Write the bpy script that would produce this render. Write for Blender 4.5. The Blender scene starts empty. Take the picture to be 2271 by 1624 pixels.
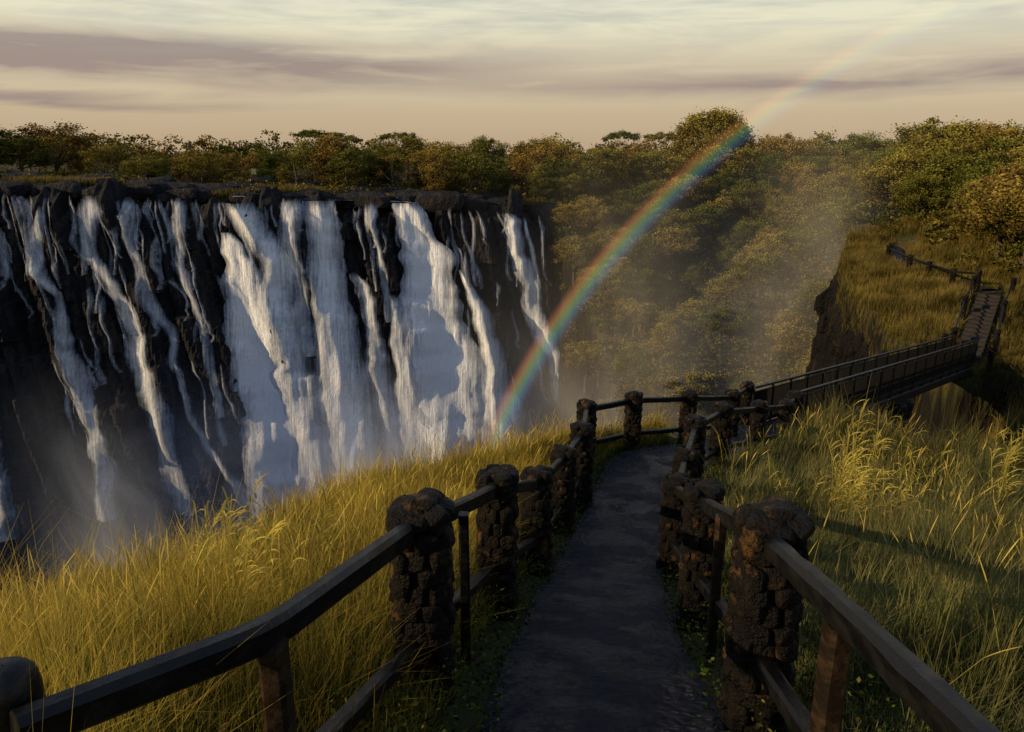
import bpy, bmesh, math, random
import numpy as np
from mathutils import Vector
rng=np.random.default_rng(7); random.seed(7)
sc=bpy.context.scene; COL=sc.collection
# ------------------------------------------------------------------ numpy noise
def fr(a): return a-np.floor(a)
def h2(i,j): return fr(np.sin(i*127.1+j*311.7+.5)*43758.5453)
def vn(x,y):
    xi=np.floor(x);yi=np.floor(y);fx=x-xi;fy=y-yi;fx=fx*fx*(3-2*fx);fy=fy*fy*(3-2*fy)
    return (h2(xi,yi)*(1-fx)+h2(xi+1,yi)*fx)*(1-fy)+(h2(xi,yi+1)*(1-fx)+h2(xi+1,yi+1)*fx)*fy
def fbm(x,y,o=4):
    r=0;a=.5
    for k in range(o):
        r=r+a*vn(x*2**k+17*k,y*2**k-9*k);a*=.5
    return r
def sst(a,b,x):
    t=np.clip((x-a)/(b-a),0,1);return t*t*(3-2*t)
# ------------------------------------------------------------------ mesh helpers
def mk_mesh(name,V,F,attrs=None,smooth=False,mats=()):
    V=np.asarray(V,dtype=np.float32).reshape(-1,3);F=np.asarray(F,dtype=np.int32)
    k=F.shape[1];me=bpy.data.meshes.new(name)
    me.vertices.add(len(V));me.vertices.foreach_set("co",V.ravel())
    me.loops.add(F.size);me.loops.foreach_set("vertex_index",F.ravel())
    me.polygons.add(len(F));me.polygons.foreach_set("loop_start",np.arange(0,F.size,k,dtype=np.int32))
    me.polygons.foreach_set("loop_total",np.full(len(F),k,dtype=np.int32))
    me.polygons.foreach_set("use_smooth",np.full(len(F),smooth,dtype=bool))
    me.update(calc_edges=True)
    for n,a in (attrs or {}).items():
        at=me.attributes.new(n,'FLOAT','POINT');at.data.foreach_set("value",np.asarray(a,dtype=np.float32).ravel())
    for m in mats: me.materials.append(m)
    return me
def grid_faces(nr,nc):
    i=np.arange(nr-1)[:,None]*nc+np.arange(nc-1)[None,:]
    i=i.ravel();return np.stack([i,i+1,i+nc+1,i+nc],1)
def mk_obj(name,me,parent=None,label=None,cat=None,kind=None,group=None,loc=None):
    o=bpy.data.objects.new(name,me);COL.objects.link(o)
    if loc is not None:o.location=loc
    if parent:o.parent=parent
    if label:o["label"]=label
    if cat:o["category"]=cat
    if kind:o["kind"]=kind
    if group:o["group"]=group
    return o
class MB:
    def __init__(s):s.V=[];s.F=[];s.n=0
    def add(s,V,F):
        V=np.asarray(V,float);s.V.append(V);s.F.append(np.asarray(F)+s.n);s.n+=len(V)
    def mesh(s,name,mats,smooth=False,attrs=None):
        return mk_mesh(name,np.concatenate(s.V),np.concatenate(s.F),attrs,smooth,mats)
def beam_geo(pts,w,h,seg=.12,amp=.004,seed=0,ch=.18):
    P=[np.array(p,float) for p in pts];out=[]
    for a,b in zip(P[:-1],P[1:]):
        n=max(1,int(np.linalg.norm(b-a)/seg))
        for i in range(n):out.append(a+(b-a)*i/n)
    out.append(P[-1]);out=np.array(out)
    if len(P)>2 and len(out)>12:
        for _ in range(2):out[2:-2]=(out[:-4]+out[1:-3]+out[2:-2]+out[3:-1]+out[4:])/5
    T=np.gradient(out,axis=0);T/=np.linalg.norm(T,axis=1)[:,None]
    up=np.array([0,0,1.]) if abs(T[0][2])<.9 else np.array([0,1.,0])
    S=np.cross(T,up);S/=np.linalg.norm(S,axis=1)[:,None];U=np.cross(S,T)
    c=ch*min(w,h);x=w/2;y=h/2
    prof=[(-x+c,-y),(x-c,-y),(x,-y+c),(x,y-c),(x-c,y),(-x+c,y),(-x,y-c),(-x,-y+c)]
    V=[];n=len(out);k=8
    for j,(px,py) in enumerate(prof):
        jit=(vn(np.arange(n)*.35+seed*13.7,np.full(n,j*3.1+seed))-.5)*2*amp
        V.append(out+S*(px+jit)[:,None]+U*(py+jit)[:,None])
    V=np.stack(V,1).reshape(-1,3);F=[]
    for i in range(n-1):
        for j in range(k):F.append([i*k+j,i*k+(j+1)%k,(i+1)*k+(j+1)%k,(i+1)*k+j])
    for b,fl in ((0,1),((n-1)*k,0)):
        for q in ([0,1,2,3],[0,3,4,7],[4,5,6,7]):
            q=[b+z for z in q];F.append(q[::-1] if fl else q)
    return V,F
def beam(name,pts,w,h,mat,parent,**k):
    m=MB();m.add(*beam_geo(pts,w,h,**k));return mk_obj(name,m.mesh(name,[mat]),parent)
def box_geo(c,s,rot=0):
    c=np.array(c);s=np.array(s)/2
    V=np.array([[x,y,z] for z in(-1,1) for y in(-1,1) for x in(-1,1)],float)*s
    ca,sa=math.cos(rot),math.sin(rot);V=np.stack([V[:,0]*ca-V[:,1]*sa,V[:,0]*sa+V[:,1]*ca,V[:,2]],1)+c
    return V,[[0,2,3,1],[4,5,7,6],[0,1,5,4],[2,6,7,3],[0,4,6,2],[1,3,7,5]]
# ------------------------------------------------------------------ material helpers
class NT:
    def __init__(s,name,world=False):
        if world:s.m=bpy.data.worlds.new(name);sc.world=s.m
        else:s.m=bpy.data.materials.new(name)
        s.m.use_nodes=True;s.t=s.m.node_tree;s.t.nodes.clear()
        s.out=s.n('ShaderNodeOutputWorld' if world else 'ShaderNodeOutputMaterial')
    def n(s,ty,**k):
        x=s.t.nodes.new(ty)
        for a,b in k.items():setattr(x,a,b)
        return x
    def set(s,sock,v):
        if isinstance(v,bpy.types.NodeSocket):s.t.links.new(v,sock)
        else:
            if isinstance(v,(tuple,list)) and len(v)==3 and sock.type=='RGBA':v=(*v,1)
            sock.default_value=v
    def math(s,op,a,b=0,c=0,clamp=False):
        x=s.n('ShaderNodeMath',operation=op,use_clamp=clamp);s.set(x.inputs[0],a);s.set(x.inputs[1],b);s.set(x.inputs[2],c);return x.outputs[0]
    def mix(s,f,a,b,blend='MIX'):
        x=s.n('ShaderNodeMix',data_type='RGBA',blend_type=blend);s.set(x.inputs[0],f);s.set(x.inputs[6],a);s.set(x.inputs[7],b);return x.outputs[2]
    def noise(s,vec,scale,detail=4,rough=.55,dist=0):
        x=s.n('ShaderNodeTexNoise');s.set(x.inputs['Vector'],vec);x.inputs['Scale'].default_value=scale;x.inputs['Detail'].default_value=detail;x.inputs['Roughness'].default_value=rough;x.inputs['Distortion'].default_value=dist;return x.outputs[0]
    def ramp(s,f,st):
        x=s.n('ShaderNodeValToRGB');e=x.color_ramp.elements
        while len(e)<len(st):e.new(.5)
        for q,(p,c) in zip(e,st):
            q.position=p;q.color=(c,c,c,1) if isinstance(c,(int,float)) else (*c,1)
        s.set(x.inputs[0],f);return x.outputs[0]
    def mapr(s,v,a,b,c=0,d=1):
        x=s.n('ShaderNodeMapRange');s.set(x.inputs[0],v)
        for i,q in enumerate((a,b,c,d)):x.inputs[i+1].default_value=q
        return x.outputs[0]
    def obj(s):return s.n('ShaderNodeTexCoord').outputs['Object']
    def pos(s):return s.n('ShaderNodeNewGeometry').outputs['Position']
    def scale(s,v,sx):
        x=s.n('ShaderNodeMapping');s.set(x.inputs[0],v);x.inputs[3].default_value=sx;return x.outputs[0]
    def attr(s,n):return s.n('ShaderNodeAttribute',attribute_name=n).outputs['Fac']
    def bump(s,h,st,d=.02):
        x=s.n('ShaderNodeBump');x.inputs['Strength'].default_value=st;x.inputs['Distance'].default_value=d;s.set(x.inputs['Height'],h);return x.outputs[0]
    def pbsdf(s,col,rough=.7,normal=None,spec=.5):
        x=s.n('ShaderNodeBsdfPrincipled');s.set(x.inputs['Base Color'],col);s.set(x.inputs['Roughness'],rough);x.inputs['Specular IOR Level'].default_value=spec
        if normal is not None:s.set(x.inputs['Normal'],normal)
        return x.outputs[0]
    def mixsh(s,f,a,b):
        x=s.n('ShaderNodeMixShader');s.set(x.inputs[0],f);s.t.links.new(a,x.inputs[1]);s.t.links.new(b,x.inputs[2]);return x.outputs[0]
    def leafy(s,col,tr=.35):
        a=s.n('ShaderNodeBsdfDiffuse');s.set(a.inputs[0],col)
        if tr<=0:return a.outputs[0]
        b=s.n('ShaderNodeBsdfTranslucent');s.set(b.inputs[0],col);return s.mixsh(tr,a.outputs[0],b.outputs[0])
    def done(s,sh):
        s.t.links.new(sh,s.out.inputs[0]);return s.m
def m_ground():
    t=NT("ground_soil");p=t.pos()
    n1=t.noise(p,.6,4);n2=t.noise(p,6,3)
    c=t.mix(t.mapr(n1,.4,.62),(.025,.032,.009),(.085,.065,.024))
    c=t.mix(t.mapr(n2,.45,.7),c,(.03,.022,.013))
    nz=t.n('ShaderNodeSeparateXYZ');g=t.n('ShaderNodeNewGeometry');t.t.links.new(g.outputs['Normal'],nz.inputs[0])
    st=t.mapr(nz.outputs[2],.35,.7)
    rn=t.noise(t.scale(p,(1,1,.2)),1.4,5)
    r=t.mix(t.mapr(rn,.4,.7),(.005,.004,.004),(.020,.018,.009))
    c=t.mix(st,r,c)
    return t.done(t.pbsdf(c,.9,t.bump(rn,.8,.5),.1))
def m_cliff(name,k=(1,1,1)):
    t=NT(name);p=t.pos()
    a=t.noise(t.scale(p,(1,1,.16)),.9,6,.6);b=t.noise(p,3,4,.6)
    f=lambda c:tuple(u*v for u,v in zip(c,k))
    c=t.ramp(a,[(.3,f((.003,.003,.0035))),(.5,f((.009,.0085,.009))),(.62,f((.022,.018,.015))),(.78,f((.05,.038,.026)))])
    c=t.mix(t.mapr(b,.55,.75),c,f((.016,.014,.009)))
    h=t.math('ADD',t.math('MULTIPLY',a,1.5),b)
    return t.done(t.pbsdf(c,.75,t.bump(h,.9,.6),.15))
def m_water():
    t=NT("falling_water");p=t.pos()
    s1=t.noise(t.scale(p,(3.4,.5,.20)),1,5,.66,.7);s2=t.noise(t.scale(p,(1.0,.2,.10)),1,3,.6,.5);s3=t.noise(t.scale(p,(1,.5,.8)),2.2,5,.74,.4)
    e=t.attr("edge");d=t.attr("dens")
    v=t.math('ADD',t.math('MULTIPLY',s1,1.5),t.math('MULTIPLY',s2,1.0));v=t.math('ADD',v,t.math('MULTIPLY',s3,.9))
    v=t.math('ADD',v,t.math('MULTIPLY',e,1.2));v=t.math('ADD',v,t.math('MULTIPLY',d,.75))
    al=t.mapr(v,2.15,3.65)
    c=t.mix(t.mapr(v,2.3,3.5),(.34,.40,.52),(.82,.85,.90))
    n=t.bump(t.math('ADD',s1,s3),.5,.6)
    df=t.n('ShaderNodeBsdfDiffuse');t.set(df.inputs[0],c);t.set(df.inputs['Normal'],n)
    tr=t.n('ShaderNodeBsdfTransparent')
    return t.done(t.mixsh(al,tr.outputs[0],df.outputs[0]))
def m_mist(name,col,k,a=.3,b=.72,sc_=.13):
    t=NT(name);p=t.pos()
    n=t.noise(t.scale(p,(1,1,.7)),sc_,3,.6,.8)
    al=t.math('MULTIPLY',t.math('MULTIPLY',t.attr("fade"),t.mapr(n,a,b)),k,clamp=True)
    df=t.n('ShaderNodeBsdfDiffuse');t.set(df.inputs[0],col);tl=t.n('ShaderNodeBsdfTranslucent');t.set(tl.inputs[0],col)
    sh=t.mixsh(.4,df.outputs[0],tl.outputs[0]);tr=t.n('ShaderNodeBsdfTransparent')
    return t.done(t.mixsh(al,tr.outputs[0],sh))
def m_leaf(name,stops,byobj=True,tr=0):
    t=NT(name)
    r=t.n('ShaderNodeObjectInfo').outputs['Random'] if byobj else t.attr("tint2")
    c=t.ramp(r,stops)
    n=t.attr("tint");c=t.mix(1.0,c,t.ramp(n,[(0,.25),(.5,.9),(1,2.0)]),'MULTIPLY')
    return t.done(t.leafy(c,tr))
def m_bark():
    t=NT("bark");p=t.obj();c=t.mix(t.noise(t.scale(p,(4,4,1)),2,3),(.02,.014,.01),(.09,.065,.045))
    return t.done(t.pbsdf(c,.9))
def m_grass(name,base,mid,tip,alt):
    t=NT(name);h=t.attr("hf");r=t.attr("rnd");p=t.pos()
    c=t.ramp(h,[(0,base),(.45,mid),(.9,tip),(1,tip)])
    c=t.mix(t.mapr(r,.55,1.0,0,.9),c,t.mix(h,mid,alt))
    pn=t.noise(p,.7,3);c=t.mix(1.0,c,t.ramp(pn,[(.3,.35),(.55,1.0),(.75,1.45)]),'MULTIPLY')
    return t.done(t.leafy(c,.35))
def m_stone():
    t=NT("volcanic_stone");p=t.pos()
    a=t.noise(p,11,5,.65);b=t.noise(p,50,3,.6);l=t.noise(p,6.3,4,.6)
    c=t.ramp(a,[(.35,(.002,.0018,.0015)),(.55,(.006,.0045,.003)),(.75,(.022,.014,.007))])
    c=t.mix(t.mapr(l,.58,.68,0,.65),c,(.13,.066,.018))
    return t.done(t.pbsdf(c,t.mapr(a,.3,.7,.4,.8),t.bump(t.math('ADD',a,t.math('MULTIPLY',b,.7)),1.0,.06),.15))
def m_wood(name,dark,light,edge=(.13,.10,.08)):
    t=NT(name);p=t.pos()
    a=t.noise(t.scale(p,(7,2.2,7)),2.2,5,.6);b=t.noise(p,60,3)
    c=t.mix(t.mapr(a,.45,.75),dark,light)
    pt=t.n('ShaderNodeNewGeometry').outputs['Pointiness']
    c=t.mix(t.mapr(t.math('ADD',pt,t.math('MULTIPLY',a,.06)),.565,.62,0,.4),c,edge)
    return t.done(t.pbsdf(c,t.mapr(a,.3,.7,.28,.55),t.bump(t.math('ADD',a,t.math('MULTIPLY',b,.25)),.5,.015),.24))
def m_path():
    t=NT("wet_paving");p=t.pos()
    v=t.n('ShaderNodeTexVoronoi');t.set(v.inputs['Vector'],t.scale(p,(1,1.1,1)));v.inputs['Scale'].default_value=15;v.feature='F1'
    n=t.noise(p,8,6,.75);n2=t.noise(p,38,3);n3=t.noise(p,1.9,5,.6)
    c=t.mix(t.mapr(n,.35,.7),(.003,.005,.012),(.014,.020,.044))
    h=t.math('ADD',t.math('MULTIPLY',v.outputs[0],-1.2),t.math('ADD',t.math('MULTIPLY',n,1.6),t.math('MULTIPLY',n2,.8)))
    return t.done(t.pbsdf(c,t.mapr(n3,.40,.60,.10,.42),t.bump(h,1.0,.06),.42))
MG=m_ground();MC=m_cliff("basalt_cliff",(1.5,1.6,1.9));MCW=m_cliff("headland_rock",(.55,.50,.45));MW=m_water();MB_=m_bark();MS=m_stone()
MWD=m_wood("dark_timber",(.0025,.0025,.0027),(.008,.0075,.0075));MWB=m_wood("brown_timber",(.012,.008,.005),(.050,.028,.014))
MP=m_path()
ML=m_leaf("forest_foliage",[(0,(.055,.070,.014)),(.25,(.095,.098,.02)),(.5,(.14,.115,.026)),(.75,(.165,.118,.028)),(1,(.175,.112,.03))])
MLD=m_leaf("gorge_foliage",[(0,(.055,.072,.013)),(.4,(.105,.100,.018)),(.7,(.15,.125,.024)),(1,(.17,.125,.028))])
MLS=m_leaf("distant_foliage",[(0,(.065,.07,.014)),(.4,(.11,.10,.022)),(.7,(.16,.125,.028)),(1,(.19,.125,.028))],False)
MLU=m_leaf("undergrowth_foliage",[(0,(.035,.05,.010)),(.4,(.07,.074,.014)),(.7,(.11,.095,.02)),(1,(.13,.09,.02))],False)
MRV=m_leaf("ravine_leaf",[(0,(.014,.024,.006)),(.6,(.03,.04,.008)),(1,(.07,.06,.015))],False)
MGR=m_grass("bank_grass",(.007,.014,.004),(.085,.11,.014),(.42,.31,.055),(.62,.40,.085))
MGR2=m_grass("meadow_grass",(.008,.018,.006),(.055,.077,.020),(.16,.155,.058),(.38,.31,.12))
MGR3=m_grass("headland_grass",(.025,.028,.008),(.11,.10,.022),(.24,.18,.05),(.33,.22,.065))
MREED=m_grass("reed_leaf",(.09,.11,.014),(.34,.31,.05),(.62,.48,.10),(.66,.5,.13))
MIVY=m_leaf("ground_cover_leaf",[(0,(.018,.035,.006)),(.6,(.035,.055,.01)),(1,(.07,.07,.015))],False)
t=NT("painted_dark_steel");MMETAL=t.done(t.pbsdf(t.mix(t.noise(t.pos(),3,3),(.003,.003,.003),(.009,.008,.007)),.6,None,.2))
t=NT("worn_step_stone");MST=t.done(t.pbsdf(t.mix(t.noise(t.pos(),3,4),(.010,.009,.008),(.04,.031,.024)),.7,t.bump(t.noise(t.pos(),14,4),.5,.02),.2))
# ------------------------------------------------------------------ terrain functions
lx=[-130,-95,-62,-31.5,-14.4,.9,8,20,40];ly=[86,90,95,102,106,110,112,114,116];lz=[-2.5,-3,-4.2,-5.7,-6.5,-7.5,-8.3,-9,-9]
PATH=np.array([(.42,-3,-1.0),(.42,0,-1.8),(.48,2,-2.5),(.52,3.49,-3.04),(.62,4.7,-3.45),(.82,6.2,-4.05),(1.15,8.27,-4.85),(1.80,11,-5.5),(2.35,13.2,-5.8),(2.85,14.1,-5.86),(4.2,15.2,-6.1),(5.5,17.1,-6.65),(6.9,19.6,-7.2)])
STAIR=np.array([(19.4,32.3,-8.85),(20.4,33.2,-8.85),(24.9,39.5,-7.05),(25.9,41.2,-7.1)])
HPATH=np.array([(25.9,41.2,-7.1),(26.2,44,-7.2),(25.9,48,-7.15),(26.6,53,-7.05),(29,58,-6.8)])
GP=np.array([(1.6,15.0),(2.5,15.7),(4,17.4),(5.2,19),(6.0,20.6),(7.5,18.9),(7.1,17),(7.1,15),(7.7,13.4),(9.1,12.3),(12,10.9),(17,9.3),(26,8),(30,17),(27,23.5),(23.6,28.5),(20.8,31.2),(19.4,33.2),(19.2,37),(19.8,44),(22.4,52),(27,62),(33,70),(43,84),(48,98),(36,117),(16,118),(8,113.5),(.9,111.5),(-14.4,107.5),(-31.5,103.5),(-62,96.5),(-95,91.5),(-170,85),(-170,-30),(-40,-18),(-12,-3),(-6.5,2.6),(-4.9,5.6),(-4.8,8.4),(-3.8,10.6),(-2,12.2),(-.3,13.2)])
CP=np.array([(19,32,-8.9),(20,33,-9),(24.5,39.5,-7.1),(25,43,-7.3),(25,48,-7.2),(26,53,-7.1),(18,38,-9.0),(18,45,-8.4),(21,42,-7.9),(21,37,-8.3),(30,40,-5.6),(31,50,-5.5),(24,28,-8.7),(28,20,-6.5),(40,40,-3),(35,60,-5),(50,90,-4),(35,118,-5.5),(10,116,-6.8),(.9,111,-7.2),(-14,107,-6.2),(-31,103,-5.4),(-62,96,-3.9),(-95,91,-2.8),(0,150,-4.8),(-60,150,-4.2),(60,150,-4),(0,400,-3),(300,300,-3),(-300,300,-3),(10,19,-7.2),(60,0,-3),(22,34,-8.7),(25,32,-8)])
def xb(y):return 3.2+np.maximum(113-y,0)*.25
def seg_dist(x,y,P,closed=False):
    best=np.full(x.shape,1e9);zz=np.zeros(x.shape);n=len(P)
    for i in range(n if closed else n-1):
        a=P[i];b=P[(i+1)%n];dx,dy=b[0]-a[0],b[1]-a[1];L=dx*dx+dy*dy
        t=np.clip(((x-a[0])*dx+(y-a[1])*dy)/L,0,1)
        d=np.hypot(x-a[0]-t*dx,y-a[1]-t*dy);m=d<best;best=np.where(m,d,best)
        if P.shape[1]>2:zz=np.where(m,a[2]+t*(b[2]-a[2]),zz)
    return best,zz
def inside(x,y,P):
    r=np.zeros(x.shape,bool);n=len(P)
    for i in range(n):
        a=P[i];b=P[(i+1)%n]
        c=((a[1]>y)!=(b[1]>y))&(x<(b[0]-a[0])*(y-a[1])/(b[1]-a[1]+1e-12)+a[0]);r^=c
    return r
def sdg(x,y):
    d,_=seg_dist(x,y,GP,True);return np.where(inside(x,y,GP),d,-d)
def ground(x,y):
    x=np.asarray(x,float);y=np.asarray(y,float)
    a=np.interp(y,[-200,-30,0,3.5,4.7,8.27,11,14.25,16,30],[-1,-1,-1.75,-3.0,-3.42,-4.8,-5.45,-5.8,-6.0,-8])
    a=a+.2*sst(5,11,x)*sst(4,9,y)-.6*sst(1.5,5,-x)+ .14*(fbm(x*.8,y*.8)-.5)
    w=np.zeros(x.shape);z=np.zeros(x.shape)
    for p in CP:
        q=1/(((x-p[0])**2+(y-p[1])**2)**1.6+.3);w+=q;z+=q*p[2]
    b=z/w+ (fbm(x*.12,y*.12)-.5)*1.8*sst(60,120,y)+(fbm(x*.5+3,y*.5)-.5)*.5
    k=sst(15,21,y+.25*np.maximum(x-8,0));g=a*(1-k)+b*k
    hd=sst(15,18,x)*sst(31,34,y)*(1-sst(52,60,y))
    d=sdg(x,y)+hd*1.0*(fbm(x*.9,y*.9)-.5)
    jung=sst(0,4,x-xb(y)+1.0)*sst(66,80,y+3*(fbm(x*.15,y*.1)-.5))
    rav=sst(7,10,x)*(1-sst(29,33,y))
    near=1-sst(20,30,y)
    D=np.maximum(d,0)
    steep=np.minimum(D,1.2)*.9*near+np.maximum(D-1.2*near,0)*7
    steep=np.minimum(steep,60)
    lipm=sst(78,88,y)*(1-sst(8,14,x));steep=steep*(1-lipm)+np.minimum(D*20,60)*lipm
    soft=D*.80+3*(fbm(x*.07,y*.07)-.5)*np.minimum(D/5,1);rv=np.minimum(D,2)*1.0+np.maximum(D-2,0)*2.1
    drop=steep*(1-jung)*(1-rav)+soft*jung+rv*rav*(1-jung)
    g=g-np.minimum(drop,58)
    for P,w0,dz in ((PATH,.9,.12),(STAIR,1.0,.35),(HPATH,1.0,.1)):
        pd,pz=seg_dist(x,y,P);kk=1-sst(w0,w0+.5,pd);g=g*(1-kk)+(pz-dz)*kk
    return g
def axis(f0,f1,df,m0,m1,dm,far0,far1):
    a=list(np.arange(f0,f1,df));b=list(np.arange(f1,m1,dm));c=list(np.arange(m0,f0,dm))
    r=[m1*1.0];st=dm*2
    while r[-1]<far1:r.append(r[-1]+st);st*=1.5
    l=[m0-dm];st=dm*2
    while l[-1]>far0:l.append(l[-1]-st);st*=1.5
    return np.array(sorted(set(np.round(l+c+a+b+r,4))))
gx=axis(-10,29,.28,-110,110,1.5,-3000,3000);gy=axis(-3,58,.28,-20,190,1.3,-600,5000)
X,Y=np.meshgrid(gx,gy);Z=ground(X,Y)
mk_obj("ground",mk_mesh("ground",np.stack([X,Y,Z],-1),grid_faces(len(gy),len(gx)),smooth=True,mats=[MG]),kind="structure",label="grassy gorge rim and plateau ground")
# ------------------------------------------------------------------ falls cliff
def blocks(xs,d):
    q=(xs+2.2*vn(xs*.25,d*.10))/2.6;cx=np.floor(q);fq=q-cx
    o=h2(cx,cx*0+3)*1.6+.9*(1-(2*fq-1)**2)
    cz=np.floor((d+9*h2(cx,cx*0+9))/6.5);o=o+h2(cx,cz)*1.5
    q2=(xs+.8*vn(xs*.7,d*.3))/.9;c2=np.floor(q2);o=o+h2(c2,np.floor(d/3.2+5*h2(c2,c2*0)))*.7+.25*(1-(2*(q2-c2)-1)**2)
    return o+2.4*(fbm(xs*.09,d*.05)-.5)+.5*fbm(xs*.9,d*.4,3)
def cliffY(x,z):
    L=np.interp(x,lx,ly);zt=np.interp(x,lx,lz);d=np.maximum(zt-z,0)
    return L-.13*d-blocks(x-.2*d,d)*np.minimum(1,.35+d*.3)
cxs=np.arange(-130,16,.3);cds=np.concatenate([[-1.2,-.6],np.arange(0,58,.4)])
CX,CD=np.meshgrid(cxs,cds)
lipn=5.0*(fbm(cxs*.16,cxs*0+2)-.5)+3.0*(h2(np.floor(cxs/2.0+.6*vn(cxs,cxs*0)),cxs*0)-.5)+1.0*(vn(cxs*1.7,cxs*0)-.5)
ZT=np.interp(CX,lx,lz)+lipn[None,:]*(1-sst(0,8,CD))
CZ=ZT-np.maximum(CD,0);CY=cliffY(CX,np.interp(CX,lx,lz)-np.maximum(CD,0))
CY=np.where(CD<0,CY+np.where(CD<-1,4.5,1.4),CY);CZ=np.where(CD<-1,CZ-2.2,CZ)
mk_obj("cliff",mk_mesh("cliff",np.stack([CX,CY,CZ],-1),grid_faces(len(cds),len(cxs))[:,::-1],smooth=False,mats=[MC]),kind="structure",label="dark basalt gorge cliff behind the waterfalls")
HE=np.array([(21.2,30.6),(20.2,31.6),(19.5,33.0),(19.2,37),(19.6,41),(20.0,45),(22,51),(25.7,58.5)])
hs=np.concatenate([[0],np.cumsum(np.hypot(*np.diff(HE,axis=0).T))]);ss=np.arange(0,hs[-1],.12);dd=np.concatenate([[-.5],np.arange(0,30,.2)])
px=np.interp(ss,hs,HE[:,0]);py=np.interp(ss,hs,HE[:,1]);tx=np.gradient(px);ty=np.gradient(py);q=np.hypot(tx,ty);nx,ny=-ty/q,tx/q
SS,DD=np.meshgrid(ss,dd);o=blocks(SS*3.2+40,np.maximum(DD,0)*1.6)*.42*np.minimum(1,.1+np.maximum(DD,0)*.5)+.03*np.maximum(DD,0)-.6+np.where(DD<0,-1.2,0)
gz=ground(px-nx*.7,py-ny*.7)
HX=px[None]+nx[None]*o;HY=py[None]+ny[None]*o;HZ=gz[None]-.05-np.maximum(DD,0)+np.where(DD<0,-.15,0)-1.0*fbm(SS*.7,SS*0)*(DD<3)
mk_obj("cliff_headland",mk_mesh("cliff_headland",np.stack([HX,HY,HZ],-1),grid_faces(len(dd),len(ss)),smooth=False,mats=[MCW]),kind="structure",label="steep dark rock face of the grassy headland")
# ------------------------------------------------------------------ waterfalls
ST={'A':([(-63.9,-25.6,.5),(-63.9,-29.6,0.9),(-63.6,-36.2,2.2),(-63.5,-46.9,3.7)],.3),
'B':([(-55.9,-6.0,.8),(-56.2,-8.7,1.5),(-57.5,-11.8,1.6),(-55.5,-15.2,1.1),(-55.3,-23.0,1.4),(-53.8,-27.1,2.4),(-52.2,-34.3,2.6),(-50.4,-44.8,2.2)],.3),
'B2':([(-51.2,-4.9,1.6),(-50.7,-7.0,2.5),(-51.0,-12.0,1.9),(-49.7,-15.4,1.9),(-47.6,-19.4,2.6),(-46.2,-25.9,3.1),(-44.9,-31.9,3.0),(-42.6,-46.2,2.4)],.4),
'B3':([(-47.6,-5.2,.9),(-47.2,-8.7,1.1),(-46.1,-12.1,1.6),(-45.2,-17.2,1.9),(-42.6,-23.7,1.2),(-41.4,-32.1,1.2),(-35.3,-45.1,1.6)],.15),
'C':([(-41.7,-5.3,2.2),(-41.5,-12.2,2.2),(-40.1,-16.9,1.7),(-38.8,-22.5,1.1),(-37.4,-33,1.4)],0.05),
'D':([(-36.2,-9.6,.9),(-35.8,-10.9,1.9),(-34.6,-14.8,3.6),(-33.2,-21.9,5.0),(-32.0,-31.6,5.8),(-30.3,-47,6.8)],1.25),
'E':([(-34,-6.0,3.2),(-33.2,-7.3,3.8),(-30.6,-12.0,4.0),(-29.7,-17.9,4.4),(-28.9,-26.9,5.2),(-27.5,-36.3,6.6),(-25.7,-46,7.8)],.7),
'F':([(-28.4,-5.6,3.2),(-28.2,-6.7,3.2),(-27.9,-12.6,2.9),(-27.0,-19.8,2.6),(-26.6,-26,2)],.3),
'G':([(-24.5,-5.9,3.0),(-24.4,-6.8,3.2),(-24.1,-12.2,3.5),(-23.8,-19.9,4.2),(-23.2,-27.3,5.2),(-21.6,-35.5,6.2),(-20.7,-46,7.0)],.9),
'H':([(-20.7,-15.2,1.0),(-20.5,-16.2,1.8),(-18.9,-21.4,2.2),(-17.8,-27.6,2.8),(-16.8,-37.2,3.2),(-16.2,-46,3.6)],.4),
'H0':([(-18.4,-6.2,1.4),(-18.2,-7.6,1.6),(-17.5,-12.3,1.1),(-16.5,-22,1.1)],.2),
'I':([(-14.1,-6.4,2.4),(-13.7,-7.9,3.3),(-11.8,-13.1,5.5),(-11.0,-20.5,7.4),(-9.9,-28.2,8.6),(-8.7,-36.0,9.2),(-8.0,-46,10.2)],1.35),
'I2':([(-16.4,-18.2,.8),(-16.1,-19.6,1.7),(-14.8,-25.3,2.8),(-13.7,-34.2,4.0),(-12.5,-46,5.2)],.5),
'J':([(-7.2,-15.2,0.6),(-6.7,-16.6,1.0),(-4.2,-22.2,2.3),(-2.6,-28.7,3.4),(-1.0,-35.3,5.2),(1.4,-45,7.0)],.8),
'K':([(-.1,-7.9,1.0),(0.2,-8.8,1.5),(0.9,-13.5,2.3),(2.6,-18.7,2.6),(4.9,-25.3,2.7),(7.0,-31.4,2.5),(10.9,-43.0,3.4)],.85),
'K2':([(1.7,-8.4,0.5),(3.2,-13.6,0.7),(4.0,-20,0.7)],.35)}
def shiftc(A_,s,ax):return np.take(A_,np.clip(np.arange(A_.shape[ax])-s,0,A_.shape[ax]-1),ax)
def rmin(A_,k,ax):
    r=A_.copy()
    for s in range(-k,k+1):r=np.minimum(r,shiftc(A_,s,ax))
    return r
def blur(A_,k,ax):
    r=0
    for s in range(-k,k+1):r=r+shiftc(A_,s,ax)
    return r/(2*k+1)
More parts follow.
